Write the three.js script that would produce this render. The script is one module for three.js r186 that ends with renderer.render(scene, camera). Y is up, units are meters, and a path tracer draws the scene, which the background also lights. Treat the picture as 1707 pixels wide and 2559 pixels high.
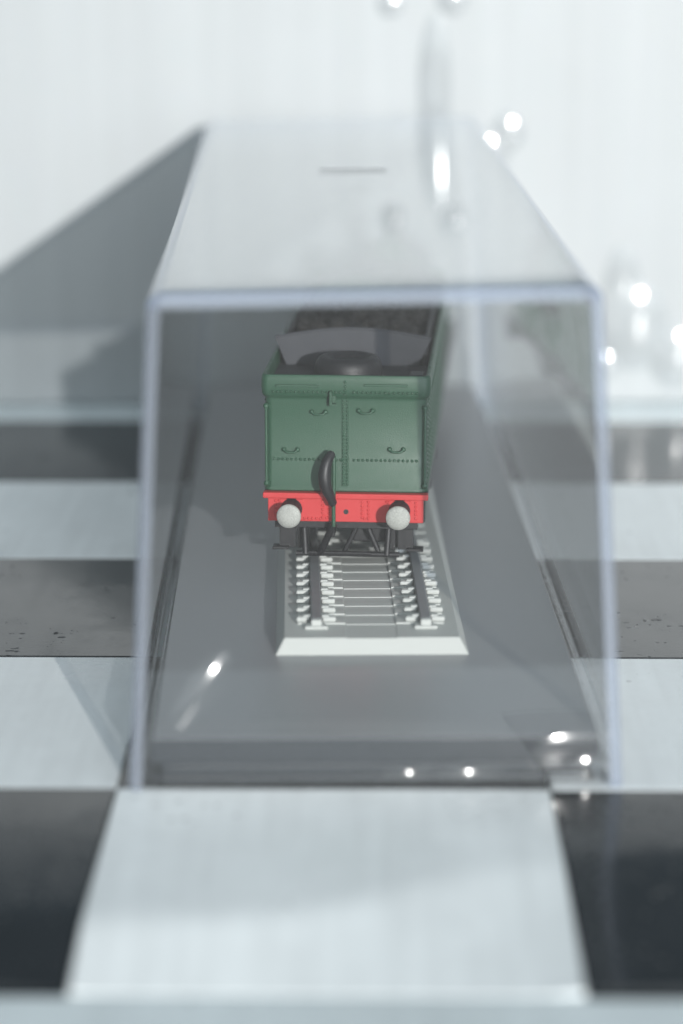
import * as THREE from 'three';
import { RoundedBoxGeometry } from 'three/addons/geometries/RoundedBoxGeometry.js';
import { mergeGeometries, mergeVertices, toCreasedNormals } from 'three/addons/utils/BufferGeometryUtils.js';

// ------------------------------------------------------------------ camera
const MM = 0.001, D2R = Math.PI / 180;
const scene = new THREE.Scene();
const camera = new THREE.PerspectiveCamera(23.09, 683 / 1024, 0.01, 400);
const PITCH = 14.34 * D2R, YAW = 1.109 * D2R;
camera.position.set(-11.75 * MM, 130 * MM, 344.4 * MM);
camera.lookAt(
  camera.position.x + Math.sin(YAW) * Math.cos(PITCH),
  camera.position.y - Math.sin(PITCH),
  camera.position.z - Math.cos(YAW) * Math.cos(PITCH));
camera.focus = 0.433;
camera.userData.fStop = 8.7;

// ------------------------------------------------------------------ light
const SUN_EL = 11.6 * D2R, SUN_AZ = 16.2 * D2R;          // low sun behind the photographer's right shoulder
const sunDir = new THREE.Vector3(Math.sin(SUN_AZ) * Math.cos(SUN_EL), Math.sin(SUN_EL), Math.cos(SUN_AZ) * Math.cos(SUN_EL));
const sun = new THREE.DirectionalLight(new THREE.Color(1.0, 0.985, 0.96), 4.0);
sun.position.copy(sunDir).multiplyScalar(3);
sun.target.position.set(0, 0.03, -0.12);
sun.castShadow = true;
sun.shadow.mapSize.set(4096, 4096);
Object.assign(sun.shadow.camera, { left: -0.6, right: 0.6, top: 0.6, bottom: -0.6, near: 0.1, far: 8 });
sun.shadow.radius = 1;
scene.add(sun, sun.target);

function skyTexture() {
  const W = 512, Hh = 256, a = new Float32Array(W * Hh * 4);
  for (let j = 0; j < Hh; j++) for (let i = 0; i < W; i++) {
    const th = ((i + 0.5) / W - 0.5) * 2 * Math.PI, el = ((j + 0.5) / Hh - 0.5) * Math.PI;
    const dx = Math.cos(el) * Math.cos(th), dy = Math.sin(el), dz = Math.cos(el) * Math.sin(th);
    const ang = Math.acos(Math.max(-1, Math.min(1, dx * sunDir.x + dy * sunDir.y + dz * sunDir.z)));
    const up = Math.max(0, dy), low = Math.pow(1 - up, 3.2);
    let r = 0.13 + 0.09 * low, g = 0.17 + 0.10 * low, b = 0.200 + 0.105 * low;
    const gl = 1.5 * Math.exp(-ang * ang / 0.30) + 0.62 * Math.exp(-ang * ang / 1.5);
    r += gl * 0.75; g += gl * 0.80; b += gl * 0.81;
    if (dy < 0) { const k = Math.min(1, -dy * 30); r += (0.20 - r) * k; g += (0.21 - g) * k; b += (0.21 - b) * k; }
    const o = (j * W + i) * 4; a[o] = r; a[o + 1] = g; a[o + 2] = b; a[o + 3] = 1;
  }
  const t = new THREE.DataTexture(a, W, Hh, THREE.RGBAFormat, THREE.FloatType);
  t.mapping = THREE.EquirectangularReflectionMapping; t.magFilter = t.minFilter = THREE.LinearFilter; t.needsUpdate = true;
  return t;
}
scene.background = scene.environment = skyTexture();
scene.backgroundIntensity = 1.0; scene.environmentIntensity = 1.0;

const renderer = new THREE.WebGLRenderer({ antialias: true });
renderer.toneMapping = THREE.LinearToneMapping;
renderer.toneMappingExposure = 1.04;
renderer.shadowMap.enabled = true;

// ------------------------------------------------------------------ helpers
let seed = 12345;
const rnd = () => { seed = (seed * 1664525 + 1013904223) >>> 0; return seed / 4294967296; };
const rr = (a, b) => a + (b - a) * rnd();

function valueNoise(n, cells, cellsY = cells) {            // tileable value noise, n x n
  const g = new Float32Array(cells * cellsY); for (let i = 0; i < g.length; i++) g[i] = rnd();
  const out = new Float32Array(n * n);
  for (let y = 0; y < n; y++) for (let x = 0; x < n; x++) {
    const fx = x / n * cells, fy = y / n * cellsY, x0 = Math.floor(fx), y0 = Math.floor(fy);
    let u = fx - x0, v = fy - y0; u = u * u * (3 - 2 * u); v = v * v * (3 - 2 * v);
    const X1 = (x0 + 1) % cells, Y1 = (y0 + 1) % cellsY;
    const a = g[y0 * cells + x0], b = g[y0 * cells + X1], c = g[Y1 * cells + x0], d = g[Y1 * cells + X1];
    out[y * n + x] = (a + (b - a) * u) * (1 - v) + (c + (d - c) * u) * v;
  }
  return out;
}
function fbm(n, list) {
  const out = new Float32Array(n * n); let tot = 0;
  for (const [c, w, cy] of list) { const k = valueNoise(n, c, cy || c); tot += w; for (let i = 0; i < out.length; i++) out[i] += k[i] * w; }
  for (let i = 0; i < out.length; i++) out[i] /= tot;
  return out;
}
function tex(n, fn, srgb = false) {
  const a = new Uint8Array(n * n * 4);
  for (let i = 0; i < n * n; i++) { const c = fn(i % n, Math.floor(i / n), i); for (let k = 0; k < 3; k++) a[i * 4 + k] = Math.max(0, Math.min(255, Math.round(c[k] * 255))); a[i * 4 + 3] = 255; }
  const t = new THREE.DataTexture(a, n, n, THREE.RGBAFormat, THREE.UnsignedByteType);
  t.wrapS = t.wrapT = THREE.RepeatWrapping; t.magFilter = THREE.LinearFilter; t.minFilter = THREE.LinearMipmapLinearFilter; t.generateMipmaps = true;
  if (srgb) t.colorSpace = THREE.SRGBColorSpace;
  t.needsUpdate = true; return t;
}
const rep = (t, s, sy = s) => { const c = t.clone(); c.repeat.set(1 / s, 1 / sy); c.needsUpdate = true; return c; };  // uv are in mm
const s8 = (l) => l <= 0.0031308 ? 12.92 * l : 1.055 * Math.pow(l, 1 / 2.4) - 0.055;

// uv from the dominant axis of each face, in mm
function boxUV(g) {
  if (g.index) g = g.toNonIndexed();
  const p = g.attributes.position, uv = new Float32Array(p.count * 2);
  const A = new THREE.Vector3(), B = new THREE.Vector3(), C = new THREE.Vector3(), N = new THREE.Vector3();
  for (let i = 0; i < p.count; i += 3) {
    A.fromBufferAttribute(p, i); B.fromBufferAttribute(p, i + 1); C.fromBufferAttribute(p, i + 2);
    N.copy(B).sub(A).cross(C.clone().sub(A));
    const ax = Math.abs(N.x), ay = Math.abs(N.y), az = Math.abs(N.z);
    [A, B, C].forEach((v, k) => {
      const u = ax > ay && ax > az ? [v.z, v.y] : ay > az ? [v.x, v.z] : [v.x, v.y];
      uv[(i + k) * 2] = u[0]; uv[(i + k) * 2 + 1] = u[1];
    });
  }
  g.setAttribute('uv', new THREE.BufferAttribute(uv, 2));
  return g;
}
// geometry given in millimetres -> one merged geometry in metres
function fuse(list) {
  const gs = (Array.isArray(list) ? list : [list]).map((g) => {
    g = boxUV(g); for (const k of Object.keys(g.attributes)) if (!['position', 'normal', 'uv'].includes(k)) g.deleteAttribute(k);
    return g;
  });
  const m = gs.length > 1 ? mergeGeometries(gs) : gs[0];
  m.scale(MM, MM, MM); return m;
}
const taken = {};
function numbered(n) { taken[n] = (taken[n] ?? -1) + 1; return taken[n] ? `${n}_${String(taken[n]).padStart(3, '0')}` : n; }
function part(name, list, mat, parent, extra) {
  const m = new THREE.Mesh(fuse(list), mat); m.name = numbered(name); m.castShadow = m.receiveShadow = true;
  if (extra) Object.assign(m.userData, extra);
  parent.add(m); return m;
}
function thing(name, label, category, pos = [0, 0, 0], turn = 0) {
  const o = new THREE.Group(); o.name = numbered(name); o.position.set(pos[0] * MM, pos[1] * MM, pos[2] * MM); o.rotation.y = turn;
  o.userData = { label, category }; scene.add(o); return o;
}
const box = (x0, x1, y0, y1, z0, z1, r = 0) => {
  const w = x1 - x0, h = y1 - y0, d = z1 - z0;
  const g = r > 0 ? new RoundedBoxGeometry(w, h, d, 2, Math.min(r, w / 2.01, h / 2.01, d / 2.01)) : new THREE.BoxGeometry(w, h, d);
  return g.translate((x0 + x1) / 2, (y0 + y1) / 2, (z0 + z1) / 2);
};
const rod = (a, b, r, seg = 10) => {
  const A = new THREE.Vector3(...a), B = new THREE.Vector3(...b), d = B.clone().sub(A), l = d.length();
  const g = new THREE.CylinderGeometry(r, r, l, seg, 1);
  g.applyQuaternion(new THREE.Quaternion().setFromUnitVectors(new THREE.Vector3(0, 1, 0), d.normalize()));
  return g.translate((A.x + B.x) / 2, (A.y + B.y) / 2, (A.z + B.z) / 2);
};
const tube = (pts, r, seg = 24, rs = 10) => new THREE.TubeGeometry(new THREE.CatmullRomCurve3(pts.map((p) => new THREE.Vector3(...p))), seg, r, rs, false);
const ball = (x, y, z, r, w = 10, h = 8) => new THREE.SphereGeometry(r, w, h).translate(x, y, z);
const lathe = (pts, seg = 32) => new THREE.LatheGeometry(pts.map((p) => new THREE.Vector2(p[0], p[1])), seg);
// prism of a polygon in the x-y plane, between z0 and z1
function prism(pts, z0, z1, bevel = 0) {
  const s = new THREE.Shape(pts.map((p) => new THREE.Vector2(p[0], p[1])));
  return new THREE.ExtrudeGeometry(s, { depth: z1 - z0 - 2 * bevel, bevelEnabled: bevel > 0, bevelThickness: bevel, bevelSize: bevel, bevelOffset: -bevel, bevelSegments: 1, curveSegments: 8 }).translate(0, 0, z0 + bevel);
}
// rings of equal point count, joined; closed with fans when asked
function loft(rings, capA = true, capB = true, crease = 0.6) {
  const P = [], I = [], n = rings[0].length;
  for (const r of rings) for (const p of r) P.push(...p);
  for (let k = 0; k < rings.length - 1; k++) for (let i = 0; i < n; i++) {
    const a = k * n + i, b = k * n + (i + 1) % n, c = a + n, d = b + n;
    I.push(a, b, d, a, d, c);
  }
  const cap = (k, flip) => {
    const r = rings[k], c = [0, 1, 2].map((q) => r.reduce((s, p) => s + p[q], 0) / n); const ci = P.length / 3; P.push(...c);
    for (let i = 0; i < n; i++) { const a = k * n + i, b = k * n + (i + 1) % n; flip ? I.push(ci, b, a) : I.push(ci, a, b); }
  };
  if (capA) cap(0, true); if (capB) cap(rings.length - 1, false);
  const g = new THREE.BufferGeometry(); g.setAttribute('position', new THREE.Float32BufferAttribute(P, 3)); g.setIndex(I);
  return toCreasedNormals(g, crease);
}

// ------------------------------------------------------------------ materials
const N256 = 256;
const grainA = fbm(N256, [[64, 1], [128, 1.2], [32, 0.5]]), grainB = fbm(N256, [[6, 1], [12, 0.7], [28, 0.5], [70, 0.3]]);
const tGrain = tex(N256, (x, y, i) => [grainA[i], grainA[i], grainA[i]]);
const tCloud = tex(N256, (x, y, i) => [grainB[i], grainB[i], grainB[i]]);
const std = (c, rough, o = {}) => new THREE.MeshPhysicalMaterial({ color: new THREE.Color(...c), roughness: rough, ...o });
const rMap = (lo, hi) => tex(N256, (x, y, i) => { const v = lo + (hi - lo) * grainB[i]; return [v, v, v]; });
const paint = (c, rough, bump = 0.00003, scale = 6) => std(c, 1, { roughnessMap: rep(rMap(rough - 0.1, rough + 0.12), scale * 2), bumpMap: rep(tGrain, scale), bumpScale: bump });
const M = {
  green: paint([0.019, 0.070, 0.038], 0.42),
  red: paint([0.52, 0.032, 0.034], 0.42),
  black: paint([0.010, 0.010, 0.012], 0.45),
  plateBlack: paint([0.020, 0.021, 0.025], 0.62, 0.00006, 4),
  coal: paint([0.014, 0.012, 0.011], 0.55, 0.0001, 3),
  buffer: std([0.70, 0.71, 0.66], 1, { metalness: 0.35, map: rep(tex(N256, (x, y, i) => { const v = 0.82 + 0.45 * (grainA[i] - 0.5); return [v, v, v]; }, true), 5), roughnessMap: rep(rMap(0.35, 0.65), 6), bumpMap: rep(tGrain, 4), bumpScale: 0.0001 }),
  steel: std([0.25, 0.25, 0.26], 0.4, { metalness: 0.8 }),
  plinth: paint([0.47, 0.485, 0.465], 0.6, 0.00003, 8),
  rail: paint([0.20, 0.21, 0.22], 0.45, 0.00003, 8),
  base: std([0.235, 0.245, 0.26], 0.32, { ior: 1.7, bumpMap: rep(tGrain, 5), bumpScale: 0.00001 }),
};
// clear acrylic: broad walls are panes (each face a real interface), the moulded rounded edges are solid
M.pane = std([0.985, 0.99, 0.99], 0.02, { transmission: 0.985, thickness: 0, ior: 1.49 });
M.shadeTintPane = std([0.76, 0.77, 0.775], 0.02, { transmission: 0.975, thickness: 0, ior: 1.49 });  // left pane only, tinted grey to deepen the shadow it casts
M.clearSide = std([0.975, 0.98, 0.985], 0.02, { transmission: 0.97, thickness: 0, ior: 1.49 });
M.frontPane = std([0.99, 0.993, 0.995], 0.02, { transmission: 0.996, thickness: 0, ior: 1.49 });
M.lid = std([0.95, 0.965, 0.97], 0.03, { transmission: 0.81, thickness: 0, ior: 1.49 });   // milkier than the other panes
M.bead = std([1, 1, 1], 0.10, { transmission: 1, thickness: 0.002, ior: 1.49, attenuationColor: new THREE.Color(0.7, 0.78, 0.92), attenuationDistance: 0.006 });
M.edge = std([0.76, 0.80, 0.865], 0.10, { transmission: 0.84, thickness: 0, ior: 1.49 });

// tiles
const NT = 512;
const mottW = fbm(NT, [[3, 1], [7, 0.8], [18, 0.5], [60, 0.3]]), fineW = fbm(NT, [[128, 1], [200, 1]]), streak = fbm(NT, [[40, 1, 3], [90, 0.6, 5], [14, 0.6, 2]]);
const pits = new Float32Array(NT * NT);
for (let k = 0; k < 1500; k++) {
  const cx = rnd() * NT, cy = rnd() * NT, r = Math.pow(rnd(), 4) * 3.2 + 0.5, lean = rr(0.5, 1.6), dep = rr(0.25, 1);
  if (mottW[Math.floor(cy) * NT + Math.floor(cx)] < 0.46 + 0.18 * rnd()) continue;
  for (let y = -7; y <= 7; y++) for (let x = -7; x <= 7; x++) {
    const d = Math.hypot(x * lean, y / lean) * rr(0.75, 1.25); if (d > r) continue;
    const i = ((Math.floor(cy + y) + NT) % NT) * NT + (Math.floor(cx + x) + NT) % NT; pits[i] = Math.max(pits[i], dep);
  }
}
const tPitBump = tex(NT, (x, y, i) => { const v = 0.75 + 0.12 * (fineW[i] - 0.5) + 0.1 * (mottW[i] - 0.5) - 0.55 * pits[i]; return [v, v, v]; });
const tFineBump = tex(NT, (x, y, i) => { const v = 0.5 + 0.35 * (fineW[i] - 0.5) + 0.3 * (mottW[i] - 0.5); return [v, v, v]; });
const tDark = tex(NT, (x, y, i) => { const v = (0.017 + 0.014 * (mottW[i] - 0.5)) * (1 - 0.6 * pits[i]); return [s8(v * 0.88), s8(v), s8(v * 1.12)]; }, true);
const tDarkR = tex(NT, (x, y, i) => { const v = 0.12 + 0.34 * Math.max(-0.12, mottW[i] - 0.45) + 0.10 * (streak[i] - 0.5) + 0.4 * pits[i]; return [v, v, v]; });
const tWhite = tex(NT, (x, y, i) => { const v = 0.83 + 0.16 * (mottW[i] - 0.5) + 0.14 * (streak[i] - 0.5) + 0.03 * (fineW[i] - 0.5) - (pits[i] && mottW[i] > 0.62 ? 0.3 : 0); return [s8(v * 0.95), s8(v * 1.0), s8(v * 1.015)]; }, true);
const tWhiteR = tex(NT, (x, y, i) => { const v = 0.30 + 0.25 * (mottW[i] - 0.4); return [v, v, v]; });
const darkTiles = [0, 1, 2].map((k) => std([1, 1, 1], 1, { map: rep(tDark, 70 + 9 * k, 76 - 5 * k), roughnessMap: rep(tDarkR, 70 + 9 * k, 76 - 5 * k), bumpMap: rep(tPitBump, 70 + 9 * k, 76 - 5 * k), bumpScale: 0.00009, ior: 1.6 }));
const whiteTiles = [0, 1, 2].map((k) => std([1, 1, 1], 1, { map: rep(tWhite, 74 + 8 * k, 80 - 7 * k), roughnessMap: rep(tWhiteR, 74, 80), bumpMap: rep(tFineBump, 60 + 5 * k), bumpScale: 0.00004 }));
const borderStone = std([0.93, 0.97, 0.98], 1, { map: rep(tWhite, 120), roughnessMap: rep(tWhiteR, 90), bumpMap: rep(tFineBump, 60), bumpScale: 0.00005 });
const wallStreak = fbm(NT, [[60, 1, 2], [150, 0.7, 3], [20, 0.8, 1]]), wallMott = fbm(NT, [[4, 1], [9, 0.7], [30, 0.4]]);
const tWall = tex(NT, (x, y, i) => { const v = 0.385 + 0.05 * (wallStreak[i] - 0.5) + 0.035 * (wallMott[i] - 0.5); return [s8(v * 0.945), s8(v * 1.0), s8(v * 1.03)]; }, true);
const wallPaint = std([1, 1, 1], 0.45, { map: rep(tWall, 240), bumpMap: rep(tFineBump, 50), bumpScale: 0.00008 });

// ------------------------------------------------------------------ ground and table
{
  const g = new THREE.Mesh(new THREE.PlaneGeometry(120, 120).rotateX(-Math.PI / 2), std([0.30, 0.30, 0.29], 0.9, { bumpMap: tCloud, bumpScale: 0.002 }));
  g.name = 'ground'; g.position.y = -0.74; g.receiveShadow = true; g.userData.kind = 'structure'; scene.add(g);
}
const BOARD_TURN = -1.7 * D2R;
const table = thing('chess_table', 'stone table inlaid with a chessboard of black and white square tiles', 'table', [-37.9, 0, -1.5], BOARD_TURN);
{
  const S = 63.35, gap = 0.32, rows = 5, c0 = -2, c1 = 2;
  const tileGeo = fuse(new RoundedBoxGeometry(S - gap, 4, S - gap, 2, 0.28).translate(0, -2, 0));
  // front row bent down to imitate a light boundary, further back on the right
  const bentTile = (c) => {
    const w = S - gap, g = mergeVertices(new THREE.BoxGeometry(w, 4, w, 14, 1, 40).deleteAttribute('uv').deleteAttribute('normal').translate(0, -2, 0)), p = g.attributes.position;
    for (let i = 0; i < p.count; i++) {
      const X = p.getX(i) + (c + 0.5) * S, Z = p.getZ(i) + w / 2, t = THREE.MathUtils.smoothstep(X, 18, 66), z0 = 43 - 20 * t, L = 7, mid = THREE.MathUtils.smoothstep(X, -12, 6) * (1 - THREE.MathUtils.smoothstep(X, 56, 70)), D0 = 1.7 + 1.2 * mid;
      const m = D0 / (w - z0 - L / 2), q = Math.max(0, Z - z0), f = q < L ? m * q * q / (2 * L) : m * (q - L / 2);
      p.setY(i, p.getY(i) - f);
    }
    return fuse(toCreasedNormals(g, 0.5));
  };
  for (let r = 0; r < rows; r++) for (let c = c0; c <= c1; c++) {
    const white = (r + c) % 2 === 0;
    const k = ((r * 7 + c * 3) % 3 + 3) % 3;
    const m = new THREE.Mesh(r === 0 ? bentTile(c) : tileGeo, (white ? whiteTiles : darkTiles)[k]);
    m.name = numbered('tile'); m.castShadow = m.receiveShadow = true;
    m.position.set((c + 0.5) * S * MM, rr(-0.06, 0.04) * MM, (S - (r + 0.5) * S) * MM);
    m.rotation.y = 0; table.add(m);
  }
  const x0 = c0 * S, x1 = (c1 + 1) * S, z1 = S, z0 = S - rows * S, B = 48;
  part('border', box(x0 - B, x1 + B, -7, -2.9, z1 + 0.3, z1 + B, 0.5), borderStone, table);
  part('border', box(x0 - B, x1 + B, -4, 0.02, z0 - 70, z0 - 0.3, 0.5), borderStone, table);
  part('border', box(x0 - B, x0 - 0.3, -4, 0.02, z0, z1, 0.5), borderStone, table);
  part('border', box(x1 + 0.3, x1 + B, -4, 0.02, z0, z1, 0.5), borderStone, table);
  part('slab', box(x0 - B, x1 + B, -40, -7.1, z0 - 70, z1 + B, 2), std([0.2, 0.2, 0.19], 0.8), table);
  part('pedestal', box(-60, 130, -738, -40.2, -220, 10, 6), std([0.3, 0.3, 0.29], 0.85), table);
}
// ------------------------------------------------------------------ white wall across the back
{
  const w = thing('white_wall', 'plain white painted wall standing across the back of the chess table', 'wall', [0, 0.02, -273]);
  part('wall_face', box(-330, 330, 0, 116, -24, 0, 1.5), wallPaint, w);
  const blobs = [[35, 62, 6.5, 1.2], [14.5, 67, 5.5, 1.0], [23, 80, 4.2, 4.2], [21.5, 66, 3.6, 3.0], [27, 100, 4, 1], [12, 99, 3.4, 1], [30, 55, 5, 1.5], [41, 68, 4.2, 1.2], [73, 20, 9, 1.3], [70, 26, 5, 3.0], [84, 12, 7, 1.2], [66, 10, 4.2, 1]];  // glossy bumps added to throw sun glints off the wall
  for (const [x, y, r, st] of blobs) {
    const R = r / Math.sin(20 * D2R), pts = [];
    for (let k = 0; k <= 10; k++) { const t = (1 - k / 10) * 20 * D2R; pts.push([R * Math.sin(t), R * Math.cos(t) - R * Math.cos(20 * D2R) - 0.02]); }
    part('glint_bump', lathe(pts, 28).rotateX(Math.PI / 2).scale(1, st, 1).translate(x, y, 0), M.gloss ||= std([0.352, 0.373, 0.385], 0.10, { clearcoat: 1, clearcoatRoughness: 0.06 }), w);
  }
}
// ------------------------------------------------------------------ display base
const PZ = -266;                                                   // outer rear of the case at table height
{
  const b = thing('plastic_tray', 'dark grey plastic tray closing the clear cover from below, under the track', 'tray');
  part('plate', [box(-33.0, 33.0, 3.2, 6.9, PZ + 3.0, -3.0, 0.35)], M.gloss2 ||= std([0.03, 0.034, 0.04], 0.2), b);
  part('top_sheet', box(-32.7, 32.7, 6.8, 7.0, PZ + 3.3, -3.3, 0.08), M.base, b);
  part('foot_rim', [box(-31.6, 31.6, 0.05, 3.2, PZ + 4.4, -4.4, 0.3)], M.gloss2, b);
}
// ------------------------------------------------------------------ clear cover
{
  const cv = thing('display_cover', 'clear acrylic cover with rounded edges enclosing the model engine and tender', 'display case');
  const V = (x, y, z) => new THREE.Vector3(x, y, z);
  const top = 4.7, T = 1.6, R = 2.0;
  const hTL = 72.3, hTR = 73.3;
  const C = {
    fbl: V(-36.2, 0.06, 0), fbr: V(36.3, 0.06, 0), bbl: V(-36.2, 0.06, PZ), bbr: V(36.3, 0.06, PZ),
    ftl: V(-32.5, hTL, -top), ftr: V(32.1, hTR, -top), btl: V(-32.3, hTL, PZ + top), btr: V(32.0, hTR, PZ + top),
  };
  const dir = (a, b) => b.clone().sub(a).normalize();
  const comb = (p, ...t) => { const q = p.clone(); for (let i = 0; i < t.length; i += 2) q.addScaledVector(t[i], t[i + 1]); return q; };
  // pane slab on corners a,b,c,d (in order), inset R along the edges at rounded sides, thickness T along n
  function slab(q, n) {
    const r0 = q.map((p) => p.toArray()), r1 = q.map((p) => comb(p, n, T).toArray());
    return loft([r0, r1], true, true, 0.1);
  }
  const pane = (name, a, b, c, d, n, bottomOpen, mat = M.pane) => {              // a,b bottom edge; c,d top edge (a-d, b-c vertical)
    const ab = dir(a, b), ad = dir(a, d), bc = dir(b, c), dc = dir(d, c);
    const lift = bottomOpen ? 0 : R;
    const q = [comb(a, ab, R, ad, lift), comb(b, ab, -R, bc, lift), comb(c, dc, -R, bc, -R), comb(d, dc, R, ad, -R)];
    part(name, slab(q, n), mat, cv);
  };
  pane('front_pane', C.fbl, C.fbr, C.ftr, C.ftl, V(0, -0.06, -1).normalize(), true, M.frontPane);
  pane('rear_pane', C.bbr, C.bbl, C.btl, C.btr, V(0, -0.06, 1).normalize(), true);
  pane('side_pane', C.bbl, C.fbl, C.ftl, C.btl, V(1, -0.06, 0).normalize(), true, M.shadeTintPane);
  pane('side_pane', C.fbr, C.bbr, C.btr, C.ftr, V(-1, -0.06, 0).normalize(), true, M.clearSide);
  pane('top_pane', C.ftl, C.ftr, C.btr, C.btl, V(0, -1, 0), false, M.lid);
  // rounded solid edge: quarter pie swept from p to q; u, w point along the two walls away from the edge
  const SEG = 10;
  function bar(p, q, uP, wP, uQ, wQ, insetP, insetQ) {
    const e = dir(p, q), a = comb(p, e, insetP), b = comb(q, e, -insetQ);
    const ring = (o, u, w) => {
      const c = comb(o, u, R, w, R), out = [];
      for (let k = 0; k <= SEG; k++) { const t = k / SEG * Math.PI / 2; out.push(comb(c, u, -R * Math.cos(t), w, -R * Math.sin(t)).toArray()); }
      out.push(comb(c, u, -0.0).addScaledVector(u, -(R - T) * 0).toArray());
      return out;
    };
    return loft([ring(a, uP, wP), ring(b, uQ, wQ)], true, true, 0.5);
  }
  const E = (name, p, q, uP, wP, uQ, wQ, iP, iQ) => part(name, bar(p, q, uP, wP, uQ, wQ, iP, iQ), M.edge, cv);
  const x = V(1, 0, 0), nx = V(-1, 0, 0), z = V(0, 0, 1), nz = V(0, 0, -1);
  E('corner_edge', C.fbl, C.ftl, x, nz, x, nz, 0, R);
  E('corner_edge', C.fbr, C.ftr, nx, nz, nx, nz, 0, R);
  E('corner_edge', C.bbl, C.btl, x, z, x, z, 0, R);
  E('corner_edge', C.bbr, C.btr, nx, z, nx, z, 0, R);
  const dn = (t, b) => dir(t, b);
  E('top_edge', C.ftl, C.ftr, dn(C.ftl, C.fbl), nz, dn(C.ftr, C.fbr), nz, R, R);
  E('top_edge', C.btl, C.btr, dn(C.btl, C.bbl), z, dn(C.btr, C.bbr), z, R, R);
  E('top_edge', C.ftl, C.btl, dn(C.ftl, C.fbl), x, dn(C.btl, C.bbl), x, R, R);
  E('top_edge', C.ftr, C.btr, dn(C.ftr, C.fbr), nx, dn(C.btr, C.bbr), nx, R, R);
  for (const [p, b, sx, sz] of [[C.ftl, C.fbl, x, nz], [C.ftr, C.fbr, nx, nz], [C.btl, C.bbl, x, z], [C.btr, C.bbr, nx, z]]) {
    const d = dir(p, b), c = comb(p, sx, R, sz, R, d, R), rings = [];
    // an eighth of a ball: rings from the top down, closed through the centre
    const n = 8;
    for (let j = 0; j <= n; j++) {
      const t = j / n * Math.PI / 2, ring = [];
      for (let k = 0; k <= n; k++) { const s = k / n * Math.PI / 2; ring.push(comb(c, d, -R * Math.cos(t), sx, -R * Math.sin(t) * Math.cos(s), sz, -R * Math.sin(t) * Math.sin(s)).toArray()); }
      ring.push(comb(c, d, -R * Math.cos(t)).toArray()); rings.push(ring);
    }
    part('corner_cap', loft(rings, false, true, 0.5), M.edge, cv);
  }
  // clear bead loops added round the foot to catch highlights
  const loop = (hw, z1, z0, y, rc) => {
    const p = [], arc = (cx, cz, a0) => { for (let k = 0; k <= 8; k++) { const a = a0 + k / 8 * Math.PI / 2; p.push(V(cx + rc * Math.cos(a), y, cz - rc * Math.sin(a))); } };
    arc(hw - rc, z0 + rc, 0); arc(-hw + rc, z0 + rc, Math.PI / 2); arc(-hw + rc, z1 - rc, Math.PI); arc(hw - rc, z1 - rc, Math.PI * 1.5);
    return new THREE.CatmullRomCurve3(p, true, 'catmullrom', 0.1);
  };
  part('foot_bead', [new THREE.TubeGeometry(loop(33.6, -2.35, PZ + 2.35, 1.15, 3), 400, 0.42, 10, true)], M.bead, cv);
  part('foot_bead', [new THREE.TubeGeometry(loop(33.75, -2.45, PZ + 2.45, 3.0, 5), 400, 0.38, 10, true)], M.bead, cv);
  // clear bumps added to the front pane for sun glints, a drawn reflection on the lid
  {
    // [radius, half angle, stretch x, stretch y, roll, tilt right, tilt up, x, y]
    const dabs = [[13, 15, 0.75, 2.0, -36, 8, 10, -25.4, 15.2], [40, 8, 1.3, 0.62, 3, 8, 4, 29.2, 5.0], [16, 13, 1.0, 0.8, 0, 8, 4, 31.4, 2.4], [9, 18, 1.9, 0.5, 0, 6, 8, 13.6, 2.5], [9, 18, 1.4, 0.45, 1, 6, 8, 4.6, 2.5]];
    for (const [R0, deg, sx, sy, rot, ty, tu, gx, gy] of dabs) {
      const a = deg * D2R, pts = []; for (let k = 0; k <= 10; k++) { const t = (1 - k / 10) * a; pts.push([R0 * Math.sin(t), R0 * Math.cos(t) - R0 * Math.cos(a)]); }
      part('glint_dab', lathe(pts, 24).rotateX(Math.PI / 2).scale(sx, sy, 1).rotateZ(rot * D2R).rotateY(ty * D2R).rotateX(-tu * D2R).translate(gx, gy, -0.0625 * gy + 0.1), M.glintClear ||= std([1, 1, 1], 0.09, { transmission: 1, thickness: 0, ior: 1.49 }), cv);
    }
  }
  part('mirrored_dash', box(-6.6, 6.6, 0, 0.06, -0.5, 0.5).translate(0, 73.1, -149.7), M.plateBlack, cv);  // dark strip drawn as the reflection of a mark on the wall
}
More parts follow.
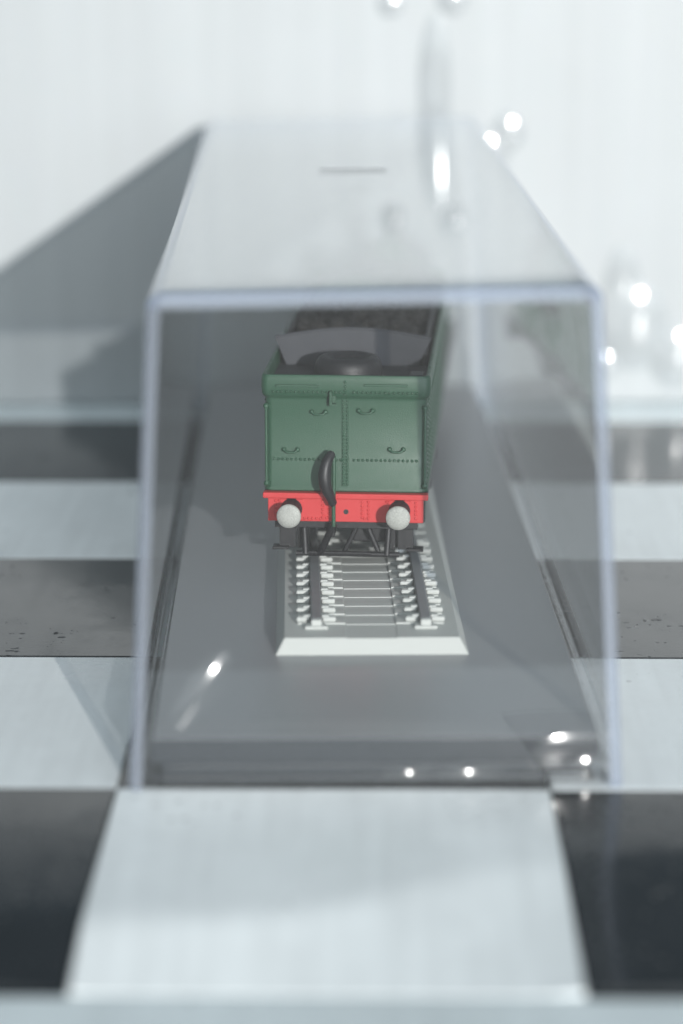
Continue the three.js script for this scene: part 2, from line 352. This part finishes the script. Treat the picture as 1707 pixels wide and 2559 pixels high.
// ------------------------------------------------------------------ track plinth
{
  const x0 = -14.9, x1 = 16.4, z0 = -256, z1 = -43, h = 2.5, r = 1.45, y0 = 7.02;
  const t = thing('track_plinth', 'light grey length of model railway track with sloping ends, running under the tender', 'model track', [0, y0, 0]);
  const ringAt = (y, i) => [[x0 + i, y, z1 - i], [x1 - i, y, z1 - i], [x1 - i, y, z0 + i], [x0 + i, y, z0 + i]];
  const cx = 0.75, ch = 4.1;
  part('ballast_bed', [
    loft([ringAt(0, 0), ringAt(h - 0.1, r - 0.05)], false, true, 0.2),
    box(x0 + r - 0.1, cx - ch, h - 0.6, h, z0 + r, z1 - r, 0.12), box(cx + ch, x1 - r + 0.1, h - 0.6, h, z0 + r, z1 - r, 0.12)], M.plinth, t);
  const sl = fuse([box(-12.1, -ch - 0.05, h - 0.05, h + 0.28, -1.3, 1.3, 0.1), box(ch + 0.05, 12.1, h - 0.05, h + 0.28, -1.3, 1.3, 0.12), box(-ch, ch, h - 0.5, h + 0.02, -1.3, 1.3, 0.12)]);
  const chair = fuse([box(-3.3, -1.0, h + 0.2, h + 1.1, -0.85, 0.85, 0.35), box(-2.2, -0.9, h + 0.7, h + 1.35, -0.5, 0.5, 0.25)]);
  const chairB = chair.clone().rotateY(Math.PI);
  for (let k = 0; k < 38; k++) {
    const s = new THREE.Mesh(sl, M.plinth); s.name = numbered('sleeper'); s.position.set(cx * MM, 0, (z1 - 10.2 - k * 5.3) * MM); s.castShadow = s.receiveShadow = true; t.add(s);
    if (k < 10) for (const sx of [-9.0, 9.0]) for (const g of [chair, chairB]) { const c = new THREE.Mesh(g, M.plinth); c.name = numbered('chair'); c.position.x = sx * MM; c.castShadow = c.receiveShadow = true; s.add(c); }
  }
  for (const sx of [-9.0, 9.0]) {
    const X = cx + sx;
    const rl = part('rail', [box(X - 0.55, X + 0.55, h, h + 1.3, z0 + 8, z1 - 7.6, 0.12), box(X - 0.85, X + 0.85, h + 0.95, h + 1.5, z0 + 8, z1 - 7.6, 0.2)], M.rail, t);
    part('rail_end', [box(X - 0.9, X + 0.9, h - 0.02, h + 1.5, z1 - 7.55, z1 - 6.4, 0.3), box(X - 1.9, X + 1.9, h - 0.02, h + 0.55, z1 - 7.5, z1 - 5.9, 0.2)], M.plinth, rl);
  }
}
// ------------------------------------------------------------------ tender
const TX = -2.75, TZ = -82, TYAW = -5.2 * D2R, LIP = 24.6;
{
  const t = thing('model_tender', 'green model railway tender with red buffer beam and white buffers, seen from behind', 'model tender', [TX, LIP, TZ], TYAW);
  const HW = 14.15, L = 80;
  const outline = (off, y, n = 6) => {                              // rounded rectangle, rear at z = +off
    const r = 1.3, hw = HW + off, z1 = off, z0 = -L, out = [];
    const arc = (cx, cz, a0) => { for (let k = 0; k <= n; k++) { const a = a0 + k / n * Math.PI / 2; out.push([cx + r * Math.cos(a), y, cz - r * Math.sin(a)]); } };
    arc(hw - r, z0 + r, 0); arc(-hw + r, z0 + r, Math.PI / 2); arc(-hw + r, z1 - r, Math.PI); arc(hw - r, z1 - r, Math.PI * 1.5);
    return out;
  };
  const rings = [[0.02, 0], [0.25, 0.22], [0.7, 0.22], [1.0, 0], [16.3, 0], [16.7, 0.05], [17.0, 0.35], [17.5, 0.58], [18.6, 0.66], [19.8, 0.64], [20.5, 0.55], [20.8, 0.4], [20.88, 0.2], [20.8, -0.15], [20.5, -0.35], [18.4, -0.4]].map(([y, o]) => outline(o, y));
  const tank = part('tank', loft(rings, true, false, 0.7), M.green, t);
  part('tank_top', box(-HW + 0.3, HW - 0.3, 17.6, 18.4, -L + 0.5, -0.3), M.plateBlack, t);
  // plates, strips and rivets on the rear of the tank
  part('seam_strip', [box(-0.7, 0.5, 1.0, 16.6, -0.2, 0.16, 0.08)], M.green, tank);
  const rv = [];
  const rivet = (x, y, z, r = 0.28, ax = 'z') => { const g = new THREE.SphereGeometry(r, 6, 4); ax === 'z' ? g.scale(1, 1, 1) : g.scale(1, 1, 1); rv.push(g.translate(x, y, z)); };
  for (let x = -12.6; x < 12.9; x += 0.78) if (Math.abs(x + 0.1) > 0.8) { rivet(x, 5.75, 0.02); rivet(x, 17.9, 0.62, 0.28); }
  for (let y = 1.4; y < 16.4; y += 0.62) { rivet(-0.42, y, 0.16, 0.22); rivet(0.22, y, 0.16, 0.22); }
  for (let y = 17.6; y < 20.2; y += 0.7) rivet(-0.1, y, 0.66, 0.26);
  for (let z = -1.6; z > -L + 2; z -= 0.95) { rivet(HW, 1.5, z, 0.2, 'x'); rivet(HW, 16.0, z, 0.2, 'x'); rivet(HW + 0.64, 18.6, z, 0.2, 'x'); rivet(HW, 8.6, z, 0.18, 'x'); rivet(-HW, 16.0, z, 0.2, 'x'); rivet(-HW, 1.5, z, 0.2, 'x'); }
  for (let z = -2; z > -L; z -= 6.2) for (let y = 2.3; y < 15.6; y += 0.8) { rivet(HW, y, z, 0.2, 'x'); rivet(HW, y, z - 0.7, 0.2, 'x'); }
  part('rivets', rv, M.green, tank, { kind: 'stuff' });
  part('vent_bar', box(-12.2, -4.6, 18.75, 19.2, 0.5, 0.98, 0.15), M.green, tank);
  part('vent_bar', box(3.2, 10.8, 19.0, 19.45, 0.5, 0.98, 0.15), M.green, tank);
  for (const [x, y] of [[-4.7, 14.2], [3.5, 14.5], [-9.6, 7.4], [8.9, 7.7]])
    part('grab_handle', [ball(x - 1.2, y + 0.15, 0.35, 0.42), ball(x + 1.2, y + 0.15, 0.35, 0.42), tube([[x - 1.2, y + 0.1, 0.55], [x - 0.7, y - 0.22, 0.8], [x, y - 0.3, 0.85], [x + 0.7, y - 0.22, 0.8], [x + 1.2, y + 0.1, 0.55]], 0.2, 14, 8)], M.green, t);
  part('lamp_bracket', [box(-2.9, -1.7, 15.7, 18.1, 0.05, 0.45, 0.12), box(-2.8, -2.3, 15.7, 18.2, 0.4, 1.6, 0.12), box(-2.8, -1.6, 15.6, 16.0, 0.2, 1.5, 0.1)], M.green, t);
  for (const s of [-1, 1]) {
    const hx = s * 13.85, hz = 0.75;
    part('handrail', [rod([hx, 1.2, hz], [hx, 15.4, hz], 0.26, 8), ball(hx, 15.3, hz - 0.2, 0.55), ball(hx, 1.5, hz - 0.2, 0.55), rod([hx, 15.2, hz], [hx - s * 0.4, 15.2, -0.3], 0.3, 8), rod([hx, 1.6, hz], [hx - s * 0.4, 1.6, -0.3], 0.3, 8)], M.green, t);
  }
  // running plate, buffer beam
  part('footplate', box(-14.4, 14.4, -0.75, 0.0, -L, -0.6, 0.15), M.black, t);
  const beam = part('buffer_beam', [box(-14.5, 14.5, -1.05, -0.02, -0.6, 1.35, 0.2), box(-13.65, 13.65, -5.25, -1.0, -0.6, 0.75, 0.15)], M.red, t);
  const rb = [], rbv = (x, y) => rb.push(new THREE.SphereGeometry(0.27, 6, 4).scale(1, 1, 0.8).translate(x, y, 0.76));
  for (const s of [-1, 1]) { for (const dx of [-2.2, -1.1, 0, 1.1]) rbv(s * 9.45 + dx, -1.5); for (const dy of [-1.6, -2.3, -3.0, -3.7, -4.4]) { rbv(s * 12.3, dy); rbv(s * 4.0, dy); rbv(s * 2.9, dy); } for (const dx of [-2.9, -2.2]) rbv(s * 6.2 + dx * s, -4.6); }
  for (let k = 0; k < 5; k++) rbv(-7.2 + k * 0.7, -4.7);
  part('rivets', rb, M.red, beam, { kind: 'stuff' });
  part('hook_hole', rod([0.1, -3.4, 0.4], [0.1, -3.4, 0.80], 0.46, 14), M.black, beam);
  for (const s of [-1, 1]) {
    const b = part('buffer', [lathe([[0, 6.9], [0.8, 6.86], [1.5, 6.68], [2.0, 6.4], [2.13, 6.2], [2.13, 5.95], [2.0, 5.8], [0, 5.75]], 32).rotateX(Math.PI / 2).translate(s * 9.48, -3.0, 0)], M.buffer, t);
    part('buffer_shank', [lathe([[0, 5.8], [0.75, 5.8], [0.8, 4.6], [1.25, 4.5], [1.35, 2.2], [1.75, 1.4], [2.0, 0.75], [2.0, 0.7], [0, 0.7]], 24).rotateX(Math.PI / 2).translate(s * 9.48, -3.0, 0)], M.black, b);
    part('buffer_plate', box(s * 9.48 - 2.0, s * 9.48 + 2.0, -4.9, -1.25, 0.7, 1.0, 0.1), M.red, b);
  }
  // vacuum pipe and hose
  part('vacuum_pipe', [tube([[-1.95, 7.0, 2.3], [-1.9, 5.0, 2.5], [-1.9, 2.0, 2.6], [-1.95, -1.5, 2.6], [-1.95, -5.6, 2.5]], 0.36, 24, 8)], M.green, t);
  const hosePts = [[-2.45, 7.2, 2.7], [-2.9, 6.4, 3.3], [-3.35, 4.8, 3.8], [-3.4, 3.0, 4.0], [-3.1, 1.4, 3.8], [-2.5, 0.0, 3.4], [-2.15, -1.2, 2.8]].map((p) => new THREE.Vector3(...p));
  const hc = new THREE.CatmullRomCurve3(hosePts), hg = new THREE.TubeGeometry(hc, 30, 1, 12, false);
  { const p = hg.attributes.position; for (let i = 0; i < p.count; i++) { const k = Math.floor(i / 13) / 30, c = hc.getPointAt(k), r = 0.78 + 0.34 * Math.sin(Math.min(1, k * 1.05) * Math.PI); const v = new THREE.Vector3().fromBufferAttribute(p, i).sub(c).multiplyScalar(r).add(c); p.setXYZ(i, v.x, v.y, v.z); } hg.computeVertexNormals(); }
  part('vacuum_hose', [hg, ball(hosePts[0].x, hosePts[0].y, hosePts[0].z, 0.8, 12, 10), ball(-2.15, -1.2, 2.8, 0.8, 12, 10)], M.black, t);
  // top: coal plate, filler dome, coal
  {
    const pts = [[-12.4, 18.4], [11.6, 18.4], [14.1, 23.6]];
    for (let k = 1; k < 16; k++) { const u = k / 16, x = 14.1 - 28.5 * u; pts.push([x, 23.6 + 1.7 * Math.sin(u * Math.PI)]); }
    pts.push([-14.4, 23.5]);
    part('coal_plate', prism(pts, -21.9, -21.2, 0.1), M.plateGrey ||= paint([0.046, 0.049, 0.058], 0.6, 0.00006, 4), t);
    const lip = []; for (let k = 0; k <= 20; k++) { const u = k / 20; lip.push([-14.3 + 28.3 * u, 23.55 + 1.7 * Math.sin(u * Math.PI), -21.3]); }
    part('plate_beading', tube(lip, 0.22, 40, 6), M.plateGrey, t);
    part('filler_dome', lathe([[0, 3.1], [2.4, 3.05], [3.0, 3.2], [3.6, 3.75], [4.3, 4.0], [5.1, 3.75], [5.7, 3.0], [6.0, 2.0], [6.0, 0.6], [6.4, 0.1], [6.4, -0.1]], 44).translate(-0.3, 18.4, -10.5), M.black, t);
    const coal = [];
    for (let k = 0; k < 620; k++) {
      const u = rnd(), z = -23.2 - u * 54, x = rr(-11.6, 12.2), s = rr(0.7, 1.7);
      const g = new THREE.IcosahedronGeometry(s, 0), p = g.attributes.position;
      const hsh = (a, b, c) => { const v = Math.sin(a * 12.9 + b * 78.2 + c * 37.7 + k) * 43758.5; return v - Math.floor(v); };
      for (let i = 0; i < p.count; i++) { const f = 0.75 + 0.5 * hsh(Math.round(p.getX(i) * 50), Math.round(p.getY(i) * 50), Math.round(p.getZ(i) * 50)); p.setXYZ(i, p.getX(i) * f * 1.2, p.getY(i) * f * 0.8, p.getZ(i) * f); }
      g.rotateY(rnd() * 6.28).rotateX(rr(-0.5, 0.5)); g.computeVertexNormals();
      coal.push(g.translate(x, 21.0 + 1.6 * Math.sin(u * 3.0) - Math.abs(x) * 0.05 + rr(-0.7, 0.7), z));
    }
    part('coal', coal, M.coal, t, { kind: 'stuff' });
    part('coal_bed', box(-12.4, 12.6, 18.2, 20.8, -78, -22.1), M.coal, t);
    part('coal_rail', [box(-12.9, -12.4, 18.4, 23.3, -79, -22.6, 0.1)], M.plateBlack, t);
    part('coal_rail', [box(12.7, 13.2, 18.4, 23.3, -79, -22.6, 0.1)], M.plateBlack, t);
    part('lever_knob', [rod([-13.4, 18.4, -25.5], [-13.4, 22.2, -25.5], 0.3, 8), rod([-14.0, 22.2, -25.5], [-12.6, 22.2, -25.5], 0.55, 12)], M.black, t);
    part('side_box', [box(10.8, 13.4, 18.4, 20.6, -6.0, -2.0, 0.4)], M.black, t);
  }
  // underframe
  const RT = -13.5;                                                 // rail level
  for (const s of [-1, 1]) {
    const fr = [[-3, -0.75], [-3, -7.2], [-7.5, -7.4], [-9.5, -4.6], [-17, -4.4], [-19, -7.4], [-28, -7.4], [-31, -4.4], [-40, -4.4], [-43, -7.4], [-53, -7.4], [-56, -4.4], [-65, -4.4], [-67, -7.4], [-77, -7.2], [-77, -0.75]];
    const fg = prism(fr.map(([z, y]) => [z, y]), 0, 0.7).rotateY(-Math.PI / 2).translate(s > 0 ? s * 11.9 + 0.35 : s * 11.9 + 0.35, 0, 0);
    const f = part('frame_plate', fg, M.black, t);
    for (const z of [-13, -39, -65]) part('axle_box', [box(s * 12.6 - 0.9, s * 12.6 + 0.9, -8.4, -3.6, z - 1.7, z + 1.7, 0.4), box(s * 12.5 - 0.6, s * 12.5 + 0.6, -3.4, -2.2, z - 4.5, z + 4.5, 0.3)], M.black, f);
    part('step', [box(s * 11.9 - 1.2, s * 11.9 + 1.7, -11.0, -10.5, -3.6, -1.2, 0.12), box(s * 10.4 - 1.4, s * 10.4 + 1.4, -10.9, -5.0, -3.2, -2.2, 0.15), box(s * 11.0 - 0.9, s * 11.0 - 0.7, -10.9, -5.0, -3.3, -2.2, 0.05)], M.black, t);
    part('guard_iron', [rod([s * 7.6, -5.0, -2.2], [s * 7.2, -11.6, -1.0], 0.55, 8), box(s * 7.8 - 0.5, s * 7.8 + 0.5, -8.2, -5, -3.2, -2.4, 0.1)], M.black, t);
  }
  for (const z of [-13, -39, -65]) {
    for (const s of [-1, 1]) part('wheel', [lathe([[0, -0.7], [6.9, -0.7], [7.0, 0.6], [7.6, 0.8], [7.6, 1.3], [6.2, 1.35], [6.0, 0.9], [2, 0.9], [1.6, 1.5], [0, 1.5]], 40).rotateZ(s * Math.PI / 2).translate(s * 8.0, RT + 7.2, z)], M.black, t);
    part('axle', rod([-8, RT + 7.2, z], [8, RT + 7.2, z], 0.9, 12), M.steel, t);
  }
  part('brake_rod', [rod([-8.9, -11.55, -1.2], [9.4, -11.55, -1.2], 0.5, 8), rod([-6.5, -11.3, -0.8], [4.5, -11.3, -0.8], 0.3, 8)], M.black, t);
  part('brake_hanger', rod([-2.0, -5.5, 1.8], [-4.6, -11.4, -0.8], 0.65, 8), M.black, t);
  part('brake_hanger', rod([2.4, -5.6, -2.0], [-0.4, -11.4, -2.0], 0.45, 8), M.black, t);
  part('cross_stay', [box(-12.6, 12.6, -6.9, -5.3, -2.6, -0.9, 0.2), box(-8.9, -6.9, -11.2, -6, -4.2, -3.2, 0.2), box(-3.6, -2.0, -8.6, -6.4, -4.4, -1.2, 0.3), rod([3.4, -6, -2.4], [5.6, -11.3, -2.4], 0.5, 8), box(6.9, 8.6, -11.2, -6, -4.2, -3.2, 0.2), box(1.0, 6.8, -10.2, -6.4, -5.6, -4.6, 0.3)], M.black, t);
  part('drag_box', box(-7.0, 7.0, -6.5, -0.8, -78, -62, 0.2), M.black, t);
}
// ------------------------------------------------------------------ engine coupled beyond the tender
{
  const back = 82.5, ex = TX + Math.sin(-TYAW) * back, ez = TZ - Math.cos(TYAW) * back;
  const e = thing('model_locomotive', 'green model steam locomotive standing ahead of the tender, faint through the cover', 'model engine', [ex, LIP, ez], TYAW);
  const Lc = 92;
  part('footplate', box(-14.2, 14.2, -0.9, 0, -Lc, -1, 0.2), M.black, e);
  part('buffer_beam', box(-13.8, 13.8, -5.2, -0.1, -Lc - 0.8, -Lc + 0.4, 0.2), M.black, e);
  const cab = part('cab', [box(-13.9, -13.3, 0, 22, -17, -2, 0.2), box(13.3, 13.9, 0, 22, -17, -2, 0.2), box(-13.9, 13.9, 0, 24, -17.6, -17, 0.1)], M.green, e);
  const arc = []; for (let k = 0; k <= 16; k++) { const u = k / 16; arc.push([-14.3 + 28.6 * u, 22 + 4.2 * Math.sin(u * Math.PI)]); } for (let k = 16; k >= 0; k--) { const u = k / 16; arc.push([-14.3 + 28.6 * u, 21.4 + 4.2 * Math.sin(u * Math.PI)]); }
  part('cab_roof', prism(arc, -18.2, -1.2), M.black, cab);
  part('boiler', [rod([0, 12.5, -72], [0, 12.5, -17.5], 8.6, 32), box(-8.6, 8.6, 3, 12.5, -40, -17.6, 0.5)], M.green, e);
  part('smokebox', [rod([0, 12.5, -Lc + 3], [0, 12.5, -72], 9.0, 32), box(-7, 7, 0, 8, -Lc + 4, -73, 0.5)], M.black, e);
  part('chimney', lathe([[0, 8], [1.6, 8], [1.8, 8.6], [2.9, 8.4], [2.8, 7.4], [2.3, 6.6], [2.1, 1.5], [3.4, 0]], 24).translate(0, 20.6, -Lc + 12), M.black, e);
  part('dome', lathe([[0, 6], [1.6, 5.8], [2.9, 4.8], [3.4, 3.2], [3.4, 1.2], [4.4, 0]], 24).translate(0, 20.4, -52), M.green, e);
  part('whistle_mount', lathe([[0, 3.6], [1.4, 3.3], [1.7, 1], [2.4, 0]], 16).translate(0, 20.6, -26), M.steel, e);
  for (const z of [-24, -50, -76]) for (const s of [-1, 1]) {
    part('driving_wheel', lathe([[0, -0.7], [9.0, -0.7], [9.0, 0.6], [9.6, 0.8], [9.6, 1.3], [7.8, 1.3], [7.6, 0.7], [2, 0.7], [1.8, 1.4], [0, 1.4]], 36).rotateZ(s * Math.PI / 2).translate(s * 8.0, -12.7 + 9.2, z), M.black, e);
    part('splasher', prism(Array.from({ length: 13 }, (_, k) => [Math.cos(k / 12 * Math.PI) * 9.9, Math.sin(k / 12 * Math.PI) * 7]), 0, 4).rotateY(Math.PI / 2).translate(s > 0 ? 8.8 : -12.8, 0, z), M.green, e);
  }
  part('engine_frame', box(-6.5, 6.5, -8, -0.9, -Lc + 2, -4, 0.3), M.black, e);
}

renderer.setSize(683, 1024);
renderer.render(scene, camera);
